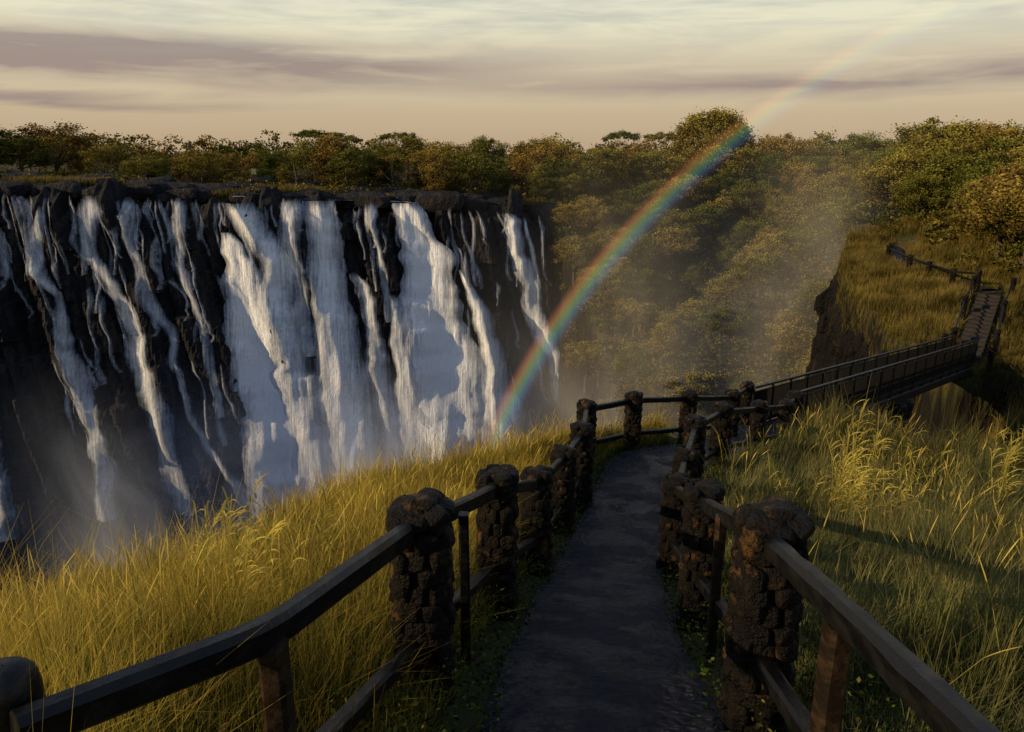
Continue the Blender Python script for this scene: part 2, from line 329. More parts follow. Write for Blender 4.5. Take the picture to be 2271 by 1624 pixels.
def fall_mesh(name,path,dens,step=.3,off=.3,wk=1.15):
    p=np.array(path);order=np.argsort(-p[:,1]);p=p[order]
    zs=np.arange(p[0,1],p[-1,1],-step);n=len(zs);xc=np.interp(-zs,-p[:,1],p[:,0]);w=np.interp(-zs,-p[:,1],p[:,2])*wk
    k=np.ones(7)/7;xc[3:-3]=np.convolve(xc,k,'same')[3:-3]
    nu=int(np.clip(p[:,2].max()/.28,5,36));u=np.linspace(0,1,nu)
    U,ZZ=np.meshgrid(u,zs);W=w[:,None]*(1+.45*(vn(zs*.45,zs*0+5+xc[0])-.5))[:,None]
    xcj=xc[:,None]+(1.1*(vn(zs*.28,zs*0+xc[0])-.5)+.5*(vn(zs*.9,zs*0+xc[0])-.5))[:,None]*np.minimum(W,1.6)*.7
    XX=xcj+(U-.5)*W
    bl=1-(2*U-1)**2
    kk=2 if W.max()<4 else 7
    YY=cliffY(XX,ZZ);YY=rmin(YY,kk,0);YY=blur(blur(YY,kk,0),kk,0)
    if W.max()>2.5:YY=blur(blur(YY,max(1,nu//7),1),max(1,nu//7),1)
    YY=YY-off*(.3+.7*bl)-bl*W*.05-.7*(fbm(XX*.8,ZZ*.12+XX*.2)-.5)*np.minimum(W*.35,1.1)
    e=np.clip(bl,0,1)*sst(-.5,1.2,p[0,1]-ZZ)
    return mk_mesh(name,np.stack([XX,YY,ZZ],-1),grid_faces(n,nu)[:,::-1],{"edge":e,"dens":np.full(U.shape,dens)},True,[MW])
LBL={'I':"broad thundering white waterfall catching golden sunlight",'D':"smooth dense white waterfall pouring over dark basalt",'K':"slim white waterfall beside the jungle slope"}
for k,(p,dn) in ST.items():
    mk_obj("waterfall",fall_mesh("waterfall",p,dn,wk=1.25),label=LBL.get(k,"white cascade tumbling down the dark basalt cliff"),cat="waterfall",group="waterfalls over the gorge cliff")
Vs=[];Fs=[];E=[];n0=0
for i in range(140):
    x0=rng.choice([rng.uniform(-70,-36),rng.uniform(-70,-36),rng.uniform(-40,4)]);z0=np.interp(x0,lx,lz)-rng.choice([.1,rng.uniform(2,24)])
    L=rng.uniform(3,12);zz=[z0-L*k/5 for k in range(6)];xx=[x0+.15*L*k/5+rng.normal(0,.35) for k in range(6)]
    m=fall_mesh("tmp",[(a,b,rng.uniform(.3,1.0)) for a,b in zip(xx,zz)],0,.4,.35)
    n=len(m.vertices);v=np.empty(n*3,np.float32);m.vertices.foreach_get("co",v);Vs.append(v.reshape(-1,3))
    e=np.empty(n,np.float32);m.attributes["edge"].data.foreach_get("value",e);E.append(e)
    fi=np.empty(len(m.loops),np.int32);m.loops.foreach_get("vertex_index",fi);Fs.append(fi.reshape(-1,4)+n0);n0+=n;bpy.data.meshes.remove(m)
E=np.concatenate(E)
mk_obj("water_trickles",mk_mesh("water_trickles",np.concatenate(Vs),np.concatenate(Fs),{"edge":E*.9,"dens":E*0-.1},True,[MW]),kind="stuff",label="thin trickles of white water over the cliff")
t=NT("river_water");p=t.pos();rf=t.noise(t.scale(p,(.6,1,1)),.9,4,.7)
MR=t.done(t.pbsdf(t.mix(t.mapr(rf,.48,.6),(.03,.035,.04),(.55,.56,.58)),.3,t.bump(rf,.6,.2)))
rx=np.linspace(-36,1,80);ry=np.linspace(0,1,30);RX,RT=np.meshgrid(rx,ry);RY=np.interp(RX,lx,ly)-.4+RT*9
RZ=np.interp(RX,lx,lz)+.1+RT*.3
mk_obj("river",mk_mesh("river",np.stack([RX,RY,RZ],-1),grid_faces(30,80),smooth=True,mats=[MR]),kind="structure",label="shallow river running between boulders")
def ico(sub):
    bm=bmesh.new();bmesh.ops.create_icosphere(bm,subdivisions=sub,radius=1);V=np.array([v.co for v in bm.verts]);F=np.array([[v.index for v in f.verts] for f in bm.faces]);bm.free();return V,F
I2=ico(2);I3=ico(3)
def rocky(base,size,seed,amp=.25,fq=1.3,pw=.85):
    V=base[0].copy();n=(fbm(V[:,0]*fq+seed*3.3,V[:,1]*fq+V[:,2]*1.7+seed,4)-.45)
    V=V*(1+amp*2*n)[:,None];V=np.sign(V)*np.abs(V)**pw;return V*np.array(size)
mb=MB()
for i in range(450):
    x=rng.uniform(-85,6);y=np.interp(x,lx,ly)+rng.uniform(-.3,2)+abs(rng.normal(0,7));s=rng.uniform(.3,1.8)**1.2
    V=rocky(I2,(s*rng.uniform(1,1.9),s,s*.7),i,.35,1.6,.65)+np.array([x,y,np.interp(x,lx,lz)+rng.uniform(-.5,.4)+.02*(y-np.interp(x,lx,ly))])
    mb.add(V,I2[1])
mk_obj("river_boulders",mb.mesh("river_boulders",[MC]),kind="stuff",label="dark boulders scattered along the river lip")
# ------------------------------------------------------------------ foliage
def leaf_quads(C,size,seed,aspect=.55):
    r=np.random.default_rng(seed);n=len(C)
    a=r.normal(size=(n,3));a[:,2]*=.6;a/=np.linalg.norm(a,axis=1)[:,None]
    b=r.normal(size=(n,3));b=np.cross(a,b);b/=np.linalg.norm(b,axis=1)[:,None]
    s=(size*r.uniform(.6,1.3,n))[:,None]
    V=np.stack([C-a*s,C+b*s*aspect,C+a*s,C-b*s*aspect],1).reshape(-1,3)
    return V,np.arange(n*4).reshape(-1,4)
def crown_pts(kind,r,ncl,nl):
    cl=[]
    while len(cl)<ncl:
        v=r.normal(size=3);v/=np.linalg.norm(v);q=r.uniform(.35,1)**.5
        if kind=='broad':
            if v[2]<-.55:continue
            c=v*q*np.array([.44,.44,.38])+np.array([0,0,.56]);cr=r.uniform(.06,.12)
        elif kind=='flat':
            a=r.uniform(0,6.28);d=.55*math.sqrt(r.uniform(0,1));c=np.array([d*math.cos(a),d*math.sin(a),.9-.25*d*d+r.normal(0,.02)]);cr=r.uniform(.06,.1)
        elif kind=='dome':
            if v[2]<-.3:continue
            c=v*(.7+.3*q)*np.array([.44,.44,.46])+np.array([0,0,.5]);cr=r.uniform(.07,.11)
        elif kind=='tall':
            c=v*q*np.array([.3,.3,.44])+np.array([0,0,.52]);cr=r.uniform(.06,.11)
        else:
            if v[2]<-.1:continue
            c=v*q*np.array([.55,.55,.75])+np.array([0,0,.1]);cr=r.uniform(.1,.18)
        cl.append((c,cr))
    P=[];T=[]
    for c,cr in cl:
        k=int(nl*r.uniform(.6,1.3));o=r.normal(size=(k,3))*cr*np.array([.6,.6,.42])
        if kind=='flat':o[:,2]*=.4
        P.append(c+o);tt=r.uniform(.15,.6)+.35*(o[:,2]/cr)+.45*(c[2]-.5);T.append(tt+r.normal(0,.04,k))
    return np.concatenate(P),np.clip(np.concatenate(T),0,1),cl
def tube(pts,rads,k=6):
    pts=np.array(pts);V=[];F=[]
    for i,p in enumerate(pts):
        t=pts[min(i+1,len(pts)-1)]-pts[max(i-1,0)];t=t/np.linalg.norm(t);s=np.cross(t,[.3,1,.1]);s/=np.linalg.norm(s);u=np.cross(s,t)
        for j in range(k):
            a=6.283*j/k;V.append(p+rads[i]*(math.cos(a)*s+math.sin(a)*u))
    for i in range(len(pts)-1):
        for j in range(k):F.append([i*k+j,i*k+(j+1)%k,(i+1)*k+(j+1)%k,(i+1)*k+j])
    return V,F
def tree_variant(kind,seed,ncl=60,nl=150,ls=.0125):
    r=np.random.default_rng(seed);P,T,cl=crown_pts(kind,r,ncl,nl)
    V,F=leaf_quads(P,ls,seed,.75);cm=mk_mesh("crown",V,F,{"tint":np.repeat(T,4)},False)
    m=MB();top=np.array([r.normal(0,.03),r.normal(0,.03),.42 if kind!='flat' else .6])
    m.add(*tube([(0,0,-.12),(r.normal(0,.01),0,.15),top*.7+np.array([.02,0,.02]),top],[.034,.026,.02,.014]))
    for i in range(8):
        c=cl[r.integers(len(cl))][0];b=top*r.uniform(.55,1)
        mid=b*.5+c*.5+np.array([0,0,-.03]);m.add(*tube([b,mid,c],[.013,.008,.003],5))
    return cm,m.mesh("trunk",[MB_],True)
VAR={}
for k,n,kw in (('broad',6,{}),('flat',2,dict(ncl=50,nl=100,ls=.013)),('tall',3,{}),('dome',1,dict(ncl=220,nl=130,ls=.012)),('sparse',1,dict(ncl=22,nl=50,ls=.014))):
    VAR[k]=[tree_variant('broad' if k=='sparse' else k,100+17*i+len(k)*7,**kw) for i in range(n)]
MATS={}
def crown_mesh(k,i,mat):
    key=(k,i,mat.name)
    if key not in MATS:
        m=VAR[k][i][0].copy();m.materials.clear();m.materials.append(mat);MATS[key]=m
    return MATS[key]
LAB={'broad':"broadleaf tree with olive and rust leaves on the gorge rim",'flat':"flat-topped acacia standing above the bush",'tall':"tall narrow bush tree with dusty green leaves",'dome':"large round-crowned dark green tree above the canopy",'sparse':"thin half-bare tree among the bush"}
def put_tree(x,y,h,kind,mat,wide=1.,lab=None):
    i=int(rng.integers(len(VAR[kind])))
    z=float(ground(np.array([x]),np.array([y]))[0])
    e=mk_obj({'flat':"acacia_tree"}.get(kind,"forest_tree"),None,label=lab or LAB[kind],cat="tree",group="trees around the gorge",loc=(x,y,z-.1));e.empty_display_size=.5
    e.rotation_euler=(0,0,rng.uniform(0,6.28));e.scale=(h*wide,h*wide,h)
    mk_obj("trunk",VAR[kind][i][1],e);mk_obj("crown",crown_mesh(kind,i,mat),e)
put_tree(32.0,128,12.6,'dome',MLD,1.0)
put_tree(19,138,10.0,'flat',ML,.55);put_tree(25,134,9.8,'flat',ML,.55);put_tree(-39,160,10.2,'flat',ML,.9);put_tree(-34,158,9.6,'flat',ML,.8);put_tree(-23,160,9.6,'flat',ML,.65)
def scatter(n,fn,mind):
    pts=[];tr=0
    while len(pts)<n and tr<n*60:
        tr+=1;p=fn()
        if p is None:continue
        if all((p[0]-q[0])**2+(p[1]-q[1])**2>mind**2 for q in pts):pts.append(p)
    return pts
def pick(p):
    ks=list(p);return ks[int(rng.choice(len(ks),p=[p[k] for k in ks]))]
for x,y in scatter(32,lambda:(rng.uniform(-92,-40),rng.uniform(108,150)),4.4):
    edge=x/y<-.55
    put_tree(x,y,rng.uniform(7.5,10) if edge else rng.uniform(4.0,6.6),pick({'broad':.7,'tall':.15,'sparse':.15}),ML,rng.uniform(.95,1.3))
for x,y in scatter(40,lambda:(rng.uniform(-41,8),rng.uniform(113,152)),4.0):
    put_tree(x,y,rng.uniform(4.5,9.0),pick({'broad':.65,'tall':.2,'sparse':.15}),ML,rng.uniform(.9,1.25))
for x,y in scatter(26,lambda:(rng.uniform(3,60),rng.uniform(116,134)),4.6):
    put_tree(x,y,rng.uniform(6.5,9.2),pick({'broad':.7,'tall':.25,'sparse':.05}),ML,rng.uniform(.95,1.25))
def js():
    x,y=rng.uniform(4,50),rng.uniform(66,118)
    d=sdg(np.array([x]),np.array([y]))[0]
    if d<-3 or d>48 or x<xb(y)+1.3 or x/y>.5:return None
    return (x,y)
for x,y in scatter(146,js,3.0):
    put_tree(x,y,rng.uniform(3.6,6.6),pick({'broad':.8,'tall':.2}),MLD,rng.uniform(.95,1.25),lab="leafy tree rooted on the steep misty gorge slope")
def hw():
    y=rng.uniform(43,100);x=rng.uniform(max(.42*y+6,28.6 if y<60 else 0),.72*y+2)
    if sdg(np.array([x]),np.array([y]))[0]>-1 or seg_dist(np.array([x]),np.array([y]),HPATH)[0][0]<2.6:return None
    return (x,y)
for x,y in scatter(50,hw,3.0):
    put_tree(x,y,rng.uniform(5.6,8.4)*(1. if y>66 else .72),pick({'broad':.8,'tall':.2}),ML if rng.random()<.5 else MLD,rng.uniform(1.,1.3),lab="dense bushy tree on the headland behind the path")
def mass(name,pts,kind,hfun,nleaf,ls,mat,label,ncl=16):
    VV=[];TT=[];T2=[]
    for i,(x,y) in enumerate(pts):
        r=np.random.default_rng(5000+i);P,T,_=crown_pts(kind,r,ncl,nleaf//ncl);h=hfun(x,y)
        P=P*np.array([h*r.uniform(.9,1.3),h*r.uniform(.9,1.3),h]);P+=np.array([x,y,0]);VV.append(P);TT.append(T);T2.append(np.full(len(T),r.uniform(0,1)))
    P=np.concatenate(VV);cnt=[len(v) for v in VV];xy=np.array(pts);zb=ground(xy[:,0],xy[:,1]);P[:,2]+=np.repeat(zb,cnt)-.1
    V,F=leaf_quads(P,ls,3,.7)
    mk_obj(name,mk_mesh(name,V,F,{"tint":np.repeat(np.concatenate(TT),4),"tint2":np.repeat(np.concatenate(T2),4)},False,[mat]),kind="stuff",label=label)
def cand(n,x0,x1,y0,y1,cond):
    x=rng.uniform(x0,x1,n*12);y=rng.uniform(y0,y1,n*12);m=cond(x,y);x,y=x[m][:n],y[m][:n];return list(zip(x,y))
mass("distant_woodland",[(rng.uniform(-160,160),rng.uniform(156,220)) for i in range(300)],'broad',lambda x,y:rng.uniform(6,9.6),380,.29,MLS,"distant dry woodland along the horizon")
mass("slope_undergrowth",cand(1500,4,50,78,122,lambda x,y:(x>xb(y)+.2)&(x/y<.52)&(sdg(x,y)>-6)&(sdg(x,y)<54))+cand(800,5,36,66,79,lambda x,y:(x>xb(y)+.3)&(x/y<.5)&(sdg(x,y)>-6)&(sdg(x,y)<40)),'bush',lambda x,y:rng.uniform(1.0,3.0),280,.13,MLU,"dense undergrowth covering the gorge slope")
mass("plateau_scrub",cand(1100,-95,12,92,152,lambda x,y:(y>np.interp(x,lx,ly)+1.0+2.5*rng.normal(size=len(x)))&(fbm(x*.11,y*.11)>.36)),'bush',lambda x,y:rng.uniform(.5,2.6),150,.14,MLS,"low scrub behind the falls")
mass("headland_scrub",cand(520,20,70,36,100,lambda x,y:(x>.43*y+2)&(x>np.where(y<52,28.0,0))&(x<.76*y+3)&(sdg(x,y)<-.3)&(seg_dist(x,y,HPATH)[0]>2.0)),'bush',lambda x,y:rng.uniform(.9,2.4),300,.095,MLU,"leafy scrub on the headland")
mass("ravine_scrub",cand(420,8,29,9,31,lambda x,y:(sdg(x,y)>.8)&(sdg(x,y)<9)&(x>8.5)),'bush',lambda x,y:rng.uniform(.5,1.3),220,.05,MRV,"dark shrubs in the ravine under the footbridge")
# ------------------------------------------------------------------ grass
def grass(name,x,y,h,w,mat,label,wind=(.14,.0),seed=1,bend=.58):
    r=np.random.default_rng(seed);n=len(x);z=ground(x,y)-.03
    az=r.uniform(0,6.283,n);b=r.uniform(.05,1,n)**1.6*bend*1.5
    dx=np.cos(az)*b+wind[0]*r.uniform(-.5,1.3,n)+.5*(fbm(x*1.3,y*1.3)-.5);dy=np.sin(az)*b+.5*(fbm(x*1.3+9,y*1.3)-.5)
    pa=az+r.uniform(.8,2.3,n);px,py=np.cos(pa),np.sin(pa)
    ts=[0,.38,.72,1.];ws=[1,.85,.5,.05];V=np.empty((n,8,3),np.float32);hf=np.empty((n,8),np.float32)
    for k,(t_,wk) in enumerate(zip(ts,ws)):
        cx=x+dx*h*t_**1.9;cy=y+dy*h*t_**1.9;cz=z+h*t_*(1-.3*np.hypot(dx,dy)*t_)
        for j,s in ((0,-.5),(1,.5)):
            V[:,k*2+j,0]=cx+px*s*w*wk;V[:,k*2+j,1]=cy+py*s*w*wk;V[:,k*2+j,2]=cz;hf[:,k*2+j]=t_
    b0=np.arange(n)[:,None]*8;F=np.concatenate([b0+np.array([[q,q+1,q+3,q+2]]) for q in(0,2,4)],0)
    me=mk_mesh(name,V,F,{"hf":hf,"rnd":np.repeat(r.uniform(0,1,n),8)},False,[mat])
    return mk_obj(name,me,kind="stuff",label=label)
def region(n,x0,x1,y0,y1,seed,dmax,pathd=.95):
    r=np.random.default_rng(seed);x=r.uniform(x0,x1,n);y=r.uniform(y0,y1,n)
    m=(np.abs(x)<.72*y+.8);x,y=x[m],y[m];d=sdg(x,y);pd,_=seg_dist(x,y,PATH);m=(d<dmax)&(pd>pathd);return x[m],y[m],pd[m],d[m]
def gh(x,y,pd,lo,hi,fq):
    c=fbm(x*fq,y*fq);tuft=vn(x*3.1,y*3.1)
    h=(lo+hi*c)*(.6+.8*tuft)*np.interp(pd,[.95,1.5,2.2],[.35,.8,1])*rng.uniform(.35,1.2,len(x))
    return np.where(rng.random(len(x))<.06,h*1.5,h)
GW=lambda y:np.interp(y,[2,6,14],[.005,.0075,.013])
x,y,pd,d=region(380000,-10,3.5,1.2,17,11,1.8)
m=(x<np.interp(y,PATH[:,1],PATH[:,0]));x,y,pd,d=x[m],y[m],pd[m],d[m]
hh=gh(x,y,pd,.34,.76,1.1)
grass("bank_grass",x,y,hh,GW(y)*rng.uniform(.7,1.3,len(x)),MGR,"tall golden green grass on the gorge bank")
x,y,pd,d=region(380000,-.2,14,1.2,19.5,12,1.3)
m=(x>np.interp(y,PATH[:,1],PATH[:,0]));x,y,pd,d=x[m],y[m],pd[m],d[m]
hh=gh(x,y,pd,.30,.70,.9)
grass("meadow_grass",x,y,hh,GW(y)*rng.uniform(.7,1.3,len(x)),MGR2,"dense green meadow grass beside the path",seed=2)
def seedheads(name,x,y,h,label,seed):
    r=np.random.default_rng(seed);z=ground(x,y);V=[];F=[];H=[];R=[];k=0
    for i in range(len(x)):
        a=r.uniform(0,6.28);ln=np.array([math.cos(a),math.sin(a),0])*r.uniform(.05,.45)+np.array([.06,0,0]);b=np.array([x[i],y[i],z[i]]);rr=r.uniform(0,1);sd=np.array([math.cos(a*3),math.sin(a*3),0]);ws=.45+.05*min(y[i],11)
        for t,w in zip((0,.4,.74,.80,.88,.95,1),(.005,.004,.003,.009,.012,.008,.002)):
            p=b+ln*h[i]*t**2+np.array([0,0,h[i]*t*(1-.12*t)]);V+= [p-sd*w*ws/2,p+sd*w*ws/2];H+=[.3+.7*t]*2;R+=[rr]*2
        for q in range(6):F.append([k+2*q,k+2*q+1,k+2*q+3,k+2*q+2])
        k+=14
    mk_obj(name,mk_mesh(name,V,F,{"hf":H,"rnd":R},False,[MREED]),kind="stuff",label=label)
x,y,pd,d=region(16000,-10,14,3.5,18,31,.9,1.5);q=(fbm(x*.7,y*.7)>.42)&((x<1)|(rng.random(len(x))<.5));x,y=x[q],y[q]
seedheads("grass_seed_heads",x,y,np.random.default_rng(3).uniform(.65,1.15,len(x)),"golden seed heads rising above the grass",4)
r=np.random.default_rng(5);x=r.uniform(15,34,230000);y=r.uniform(20,62,230000);d=sdg(x,y);a,_=seg_dist(x,y,STAIR);b,_=seg_dist(x,y,HPATH)
m=(d<np.where(y>32,.5,np.where(x>19.5,3.5,1.)))&(a>.72)&(b>.6)&(x/y<.78);x,y,b=x[m],y[m],b[m]
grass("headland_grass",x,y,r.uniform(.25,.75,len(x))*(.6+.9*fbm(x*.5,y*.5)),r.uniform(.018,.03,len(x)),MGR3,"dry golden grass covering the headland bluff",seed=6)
r=np.random.default_rng(8);x=r.uniform(-95,8,70000);y=np.interp(x,lx,ly)+.6+np.abs(r.normal(0,13,70000));m=fbm(x*.1,y*.15)>.36;x,y=x[m],y[m]
grass("river_bank_grass",x,y,r.uniform(.4,1.3,len(x)),r.uniform(.07,.12,len(x)),MGR3,"dry tufts of grass between river boulders",seed=9)
r=np.random.default_rng(11);n=120000;x=r.uniform(-2.5,7.5,n);y=r.uniform(1.5,18,n);pd,_=seg_dist(x,y,PATH)
m=(pd>.60)&(pd<1.5)&(r.random(n)<1.5-pd*.6);x,y,pd=x[m],y[m],pd[m]
P=np.stack([x,y,ground(x,y)+.08+r.uniform(0,1,len(x))**1.5*.34*fbm(x*3,y*3)*2*np.clip((pd-.55)*3,.2,1)],1);V,F=leaf_quads(P,.018,5,aspect=.6)
tt=r.uniform(0,1,len(x));mk_obj("ground_cover",mk_mesh("ground_cover",V,F,{"tint":np.repeat(tt,4),"tint2":np.repeat(r.uniform(0,1,len(x)),4)},False,[MIVY]),kind="stuff",label="small leafy ground cover beside the path")
def reed(x,y,h,n,seed):
    r=np.random.default_rng(seed);V=[];F=[];H=[];R=[];k=0
    def strip(pts,ws,side,h0,h1):
        nonlocal k
        q=len(pts);rr=r.uniform(0,1)
        for i,(p,w) in enumerate(zip(pts,ws)):
            V.extend([p-side*w/2,p+side*w/2]);H.extend([h0+(h1-h0)*i/(q-1)]*2);R.extend([rr]*2)
        for i in range(q-1):F.append([k+2*i,k+2*i+1,k+2*i+3,k+2*i+2])
        k+=2*q
    for s in range(n):
        b=np.array([r.normal(0,.14),r.normal(0,.14),0]);ln=np.array([r.normal(.10,.15),r.normal(0,.15),0]);hh=h*r.uniform(.65,1.1)
        st=[b+ln*hh*t*t+np.array([0,0,hh*t]) for t in np.linspace(0,1,7)]
        strip(st,[.011]*6+[.005],np.array([1,0,0]),0,.8)
        for j in range(13):
            t=r.uniform(.3,1);p=b+ln*hh*t*t+np.array([0,0,hh*t]);a=r.uniform(0,6.28);dv=np.array([math.cos(a),math.sin(a),0])*.8;L=h*r.uniform(.12,.26)
            pts=[p+dv*L*q+np.array([0,0,L*(1.1*q-.75*q*q)]) for q in np.linspace(0,1,5)]
            strip(pts,[.007,.020,.018,.011,.001],np.array([-dv[1],dv[0],.3]),.5,1)
    z=float(ground(np.array([x]),np.array([y]))[0])
    mk_obj("reed_clump",mk_mesh("reed_clump",V,F,{"hf":H,"rnd":R},False,[MREED]),label="tall yellow leafy reed clump in the grass",cat="reed",group="reed clumps on the bank",loc=(x,y,z))
for i,(x,y,h,n) in enumerate([(4.7,9.8,1.4,13),(5.1,10.4,1.75,9),(4.4,9.3,1.2,11),(5.7,10.4,1.6,6),(4.0,9.9,1.1,6),(7.0,10.1,1.6,5),(7.4,10.7,1.4,4),(4.8,8.9,1.1,9),(-2.5,6.2,1.25,8),(-2.0,5.1,1.05,6),(-3.3,7.4,1.15,7),(-1.8,6.6,.95,6)]):reed(x,y,h,n,40+i)
# ------------------------------------------------------------------ path
def strip_path(name,P,w,nc=10,step=.2,label="",wf=None):
    S_=np.concatenate([[0],np.cumsum(np.hypot(np.diff(P[:,0]),np.diff(P[:,1])))]);s=np.arange(0,S_[-1],step)
    c=np.stack([np.interp(s,S_,P[:,i]) for i in range(3)],1)
    k=np.ones(5)/5
    for i in range(3):c[3:-3,i]=np.convolve(c[:,i],k,'same')[3:-3]
    T=np.gradient(c,axis=0);T[:,2]=0
    kk=np.ones(9)/9
    for i in range(2):T[5:-5,i]=np.convolve(T[:,i],kk,'same')[5:-5]
    T/=np.linalg.norm(T,axis=1)[:,None];N=np.stack([T[:,1],-T[:,0],T[:,2]*0],1)
    u=np.linspace(-1,1,nc);W=w/2*(1+.08*(vn(s*1.3,s*0)-.5))
    if wf is not None:W=W*wf(c)
    V=c[:,None,:]+N[:,None,:]*(u[None,:,None]*W[:,None,None])
    V[:,:,2]+=-.03*u[None,:]**2-.10*(np.abs(u[None,:])>.99)+.025*(fbm(V[:,:,0]*4,V[:,:,1]*4)-.5)
    mk_obj(name,mk_mesh(name,V,grid_faces(len(s),nc)[:,::-1],smooth=True,mats=[MP]),kind="structure",label=label)
strip_path("path",PATH,1.42,nc=24,step=.06,label="wet dark stone path running downhill between railings",wf=lambda c:1+.28*np.exp(-((c[:,1]-14.1)/1.0)**2))
strip_path("path_headland",HPATH,.9,label="narrow path along the headland")
mb=MB();a=STAIR[1];b=STAIR[2];ang=math.atan2(b[1]-a[1],b[0]-a[0])
for i in range(16):
    q=(i+.5)/16;c=a+(b-a)*q;top=a[2]+(b[2]-a[2])*(i+1)/16
    mb.add(*box_geo((c[0],c[1],top-.34),(.484,1.0,.6),ang));mb.add(*box_geo((c[0]-.04*math.cos(ang),c[1]-.04*math.sin(ang),top-.02),(.40,1.06,.04),ang))
mk_obj("stairway",mb.mesh("stairway",[MST]),kind="structure",label="dark stone stairs climbing the headland")
# ------------------------------------------------------------------ stone pillars
def rotz(V,a):
    ca,sa=math.cos(a),math.sin(a);return V@np.array([[ca,-sa,0],[sa,ca,0],[0,0,1]]).T
def rotx(V,a):
    ca,sa=math.cos(a),math.sin(a);return V@np.array([[1,0,0],[0,ca,-sa],[0,sa,ca]]).T
def pillar_mesh(seed,base,H=1.4,R=.16):
    r=np.random.default_rng(seed);m=MB();V,F=ico(3);V=np.sign(V)*np.abs(V)**.45
    m.add(V*np.array([R*.97,R*.97,H/2])+np.array([0,0,H/2-.12]),F)
    c=0;z=-.22;row=0
    while z<H-.12:
        hs=r.uniform(.075,.125);nst=8
        for i in range(nst):
            a=6.283*(i+.5*(row%2))/nst+r.normal(0,.10)
            s=r.uniform(.8,1.2);V=rocky(base,(.072*s,.040*r.uniform(.8,1.4),hs*.60),seed*97+c,.3,1.9,.55);c+=1
            V=rotx(rotz(V,r.normal(0,.2)),r.normal(0,.18));V=rotz(V[:,[1,0,2]],a)
            q=R*r.uniform(.90,1.02);ca,sa=math.cos(a),math.sin(a);sq=1/max(abs(ca),abs(sa))**.5
            m.add(V+np.array([q*ca*sq,q*sa*sq,z+hs/2+r.normal(0,.012)]),base[1])
        z+=hs;row+=1
    for i in range(7):
        a=6.283*i/7+r.uniform(0,.5);rr=.11
        V=rocky(base,(r.uniform(.09,.12),r.uniform(.08,.11),r.uniform(.045,.07)),seed*31+i,.4,1.6,.6);V=rotx(V,r.normal(0,.2));m.add(rotz(V,a)+np.array([rr*math.cos(a),rr*math.sin(a),H-.09+r.normal(0,.02)]),base[1])
    V=rocky(base,(.12,.11,.06),seed+5,.4,1.6,.65);m.add(V+np.array([0,0,H-.05]),base[1])
    return m.mesh("stone_pillar",[MS],True)
PNEAR=[pillar_mesh(i,I3) for i in (1,2)];PFAR=[pillar_mesh(i,I2) for i in (3,4,5)]
def fence(name,label,pil,tops=.16,low=.72,rw=.085,rh=.115,near=0,scl=None,ds=.88):
    e=mk_obj(name,None,label=label,cat="fence",loc=(pil[0][0],pil[0][1],pil[0][2]-1.3));e.empty_display_size=.3
    off=np.array(e.location)
    for i,(x,y,zt) in enumerate(pil):
        me=(PNEAR if i<near else PFAR)[i%2]
        o=mk_obj("stone_pillar",me,e,loc=(x-off[0],y-off[1],zt-1.38-off[2]));o.rotation_euler=(0,0,i*1.3)
        s=(scl[i] if scl and i<len(scl) else ds)+.08*((i*7)%3)/3;o.scale=(s,s,1)
    pts=[np.array(p)-off for p in pil]
    for i in range(len(pts)-1):
        a,b=pts[i],pts[i+1]
        for dz,nm in((-tops,"top_rail"),(-tops-low,"lower_rail")):
            mid=(a+b)/2+np.array([0,0,dz-.012]);beam(nm,[a+np.array([0,0,dz]),mid,b+np.array([0,0,dz])],rw,rh if dz==-tops else rh*.85,MWD,e,seed=i,amp=.005)
    return e,off
PL=[(-.55,4.15,-1.98),(-.13,6.2,-2.68),(.29,8.35,-3.60),(.74,10.28,-4.08),(1.13,11.6,-4.2),(1.46,14.2,-4.66),(2.50,15.0,-4.74),(3.93,16.2,-5.08),(5.47,18.1,-5.68),(6.42,20.0,-6.02)]
PR=[(1.38,3.70,-1.82),(1.66,6.1,-2.77),(1.98,8.5,-3.75),(2.5,10.3,-4.13),(3.12,12.3,-4.33),(4.0,13.8,-4.58),(5.33,15.7,-5.16),(6.75,17.9,-5.85),(7.42,19.1,-6.02)]
eL,oL=fence("path_fence","stone pillar fence with dark timber rails along the gorge edge",PL,near=2,scl=[.92,.84,.86,.88])
eR,oR=fence("path_fence","stone pillar fence with dark timber rails beside the meadow",PR,near=2,scl=[.90,.76,.78,.80])
A=np.array
beam("top_rail",[A((-1.52,1.96,-1.71))-oL,A((-.95,2.58,-1.80))-oL,A((-.60,3.95,-2.09))-oL],.10,.135,MWD,eL,seed=3,amp=.004,seg=.05,ch=.25)
beam("lower_rail",[A((-1.2,1.9,-2.45))-oL,A((-.86,2.6,-2.42))-oL,A((-.60,3.95,-2.86))-oL],.09,.10,MWD,eL,seed=4,amp=.005,seg=.06)
beam("timber_post",[A((-.93,2.58,-3.0))-oL,A((-.93,2.58,-1.84))-oL],.10,.12,MWB,eL,seed=5)
beam("timber_post",[A((-.33,4.75,-3.6))-oL,A((-.33,4.75,-2.36))-oL],.07,.07,MWD,eL,seed=6)
m=MB();V,F=tube([(0,0,-1.6),(0,0,-.3),(0,0,-.09),(0,0,-.04),(0,0,-.012),(0,0,0),(0,0,.001)],[.088,.09,.088,.078,.055,.03,.001],20);V=A(V);V[:,:2]=np.sign(V[:,:2])*np.abs(V[:,:2]/.09)**.72*.09;m.add(V,F)
mk_obj("timber_post",m.mesh("timber_post",[MWD],True),eL,loc=tuple(A((-1.61,2.08,-1.56))-oL))
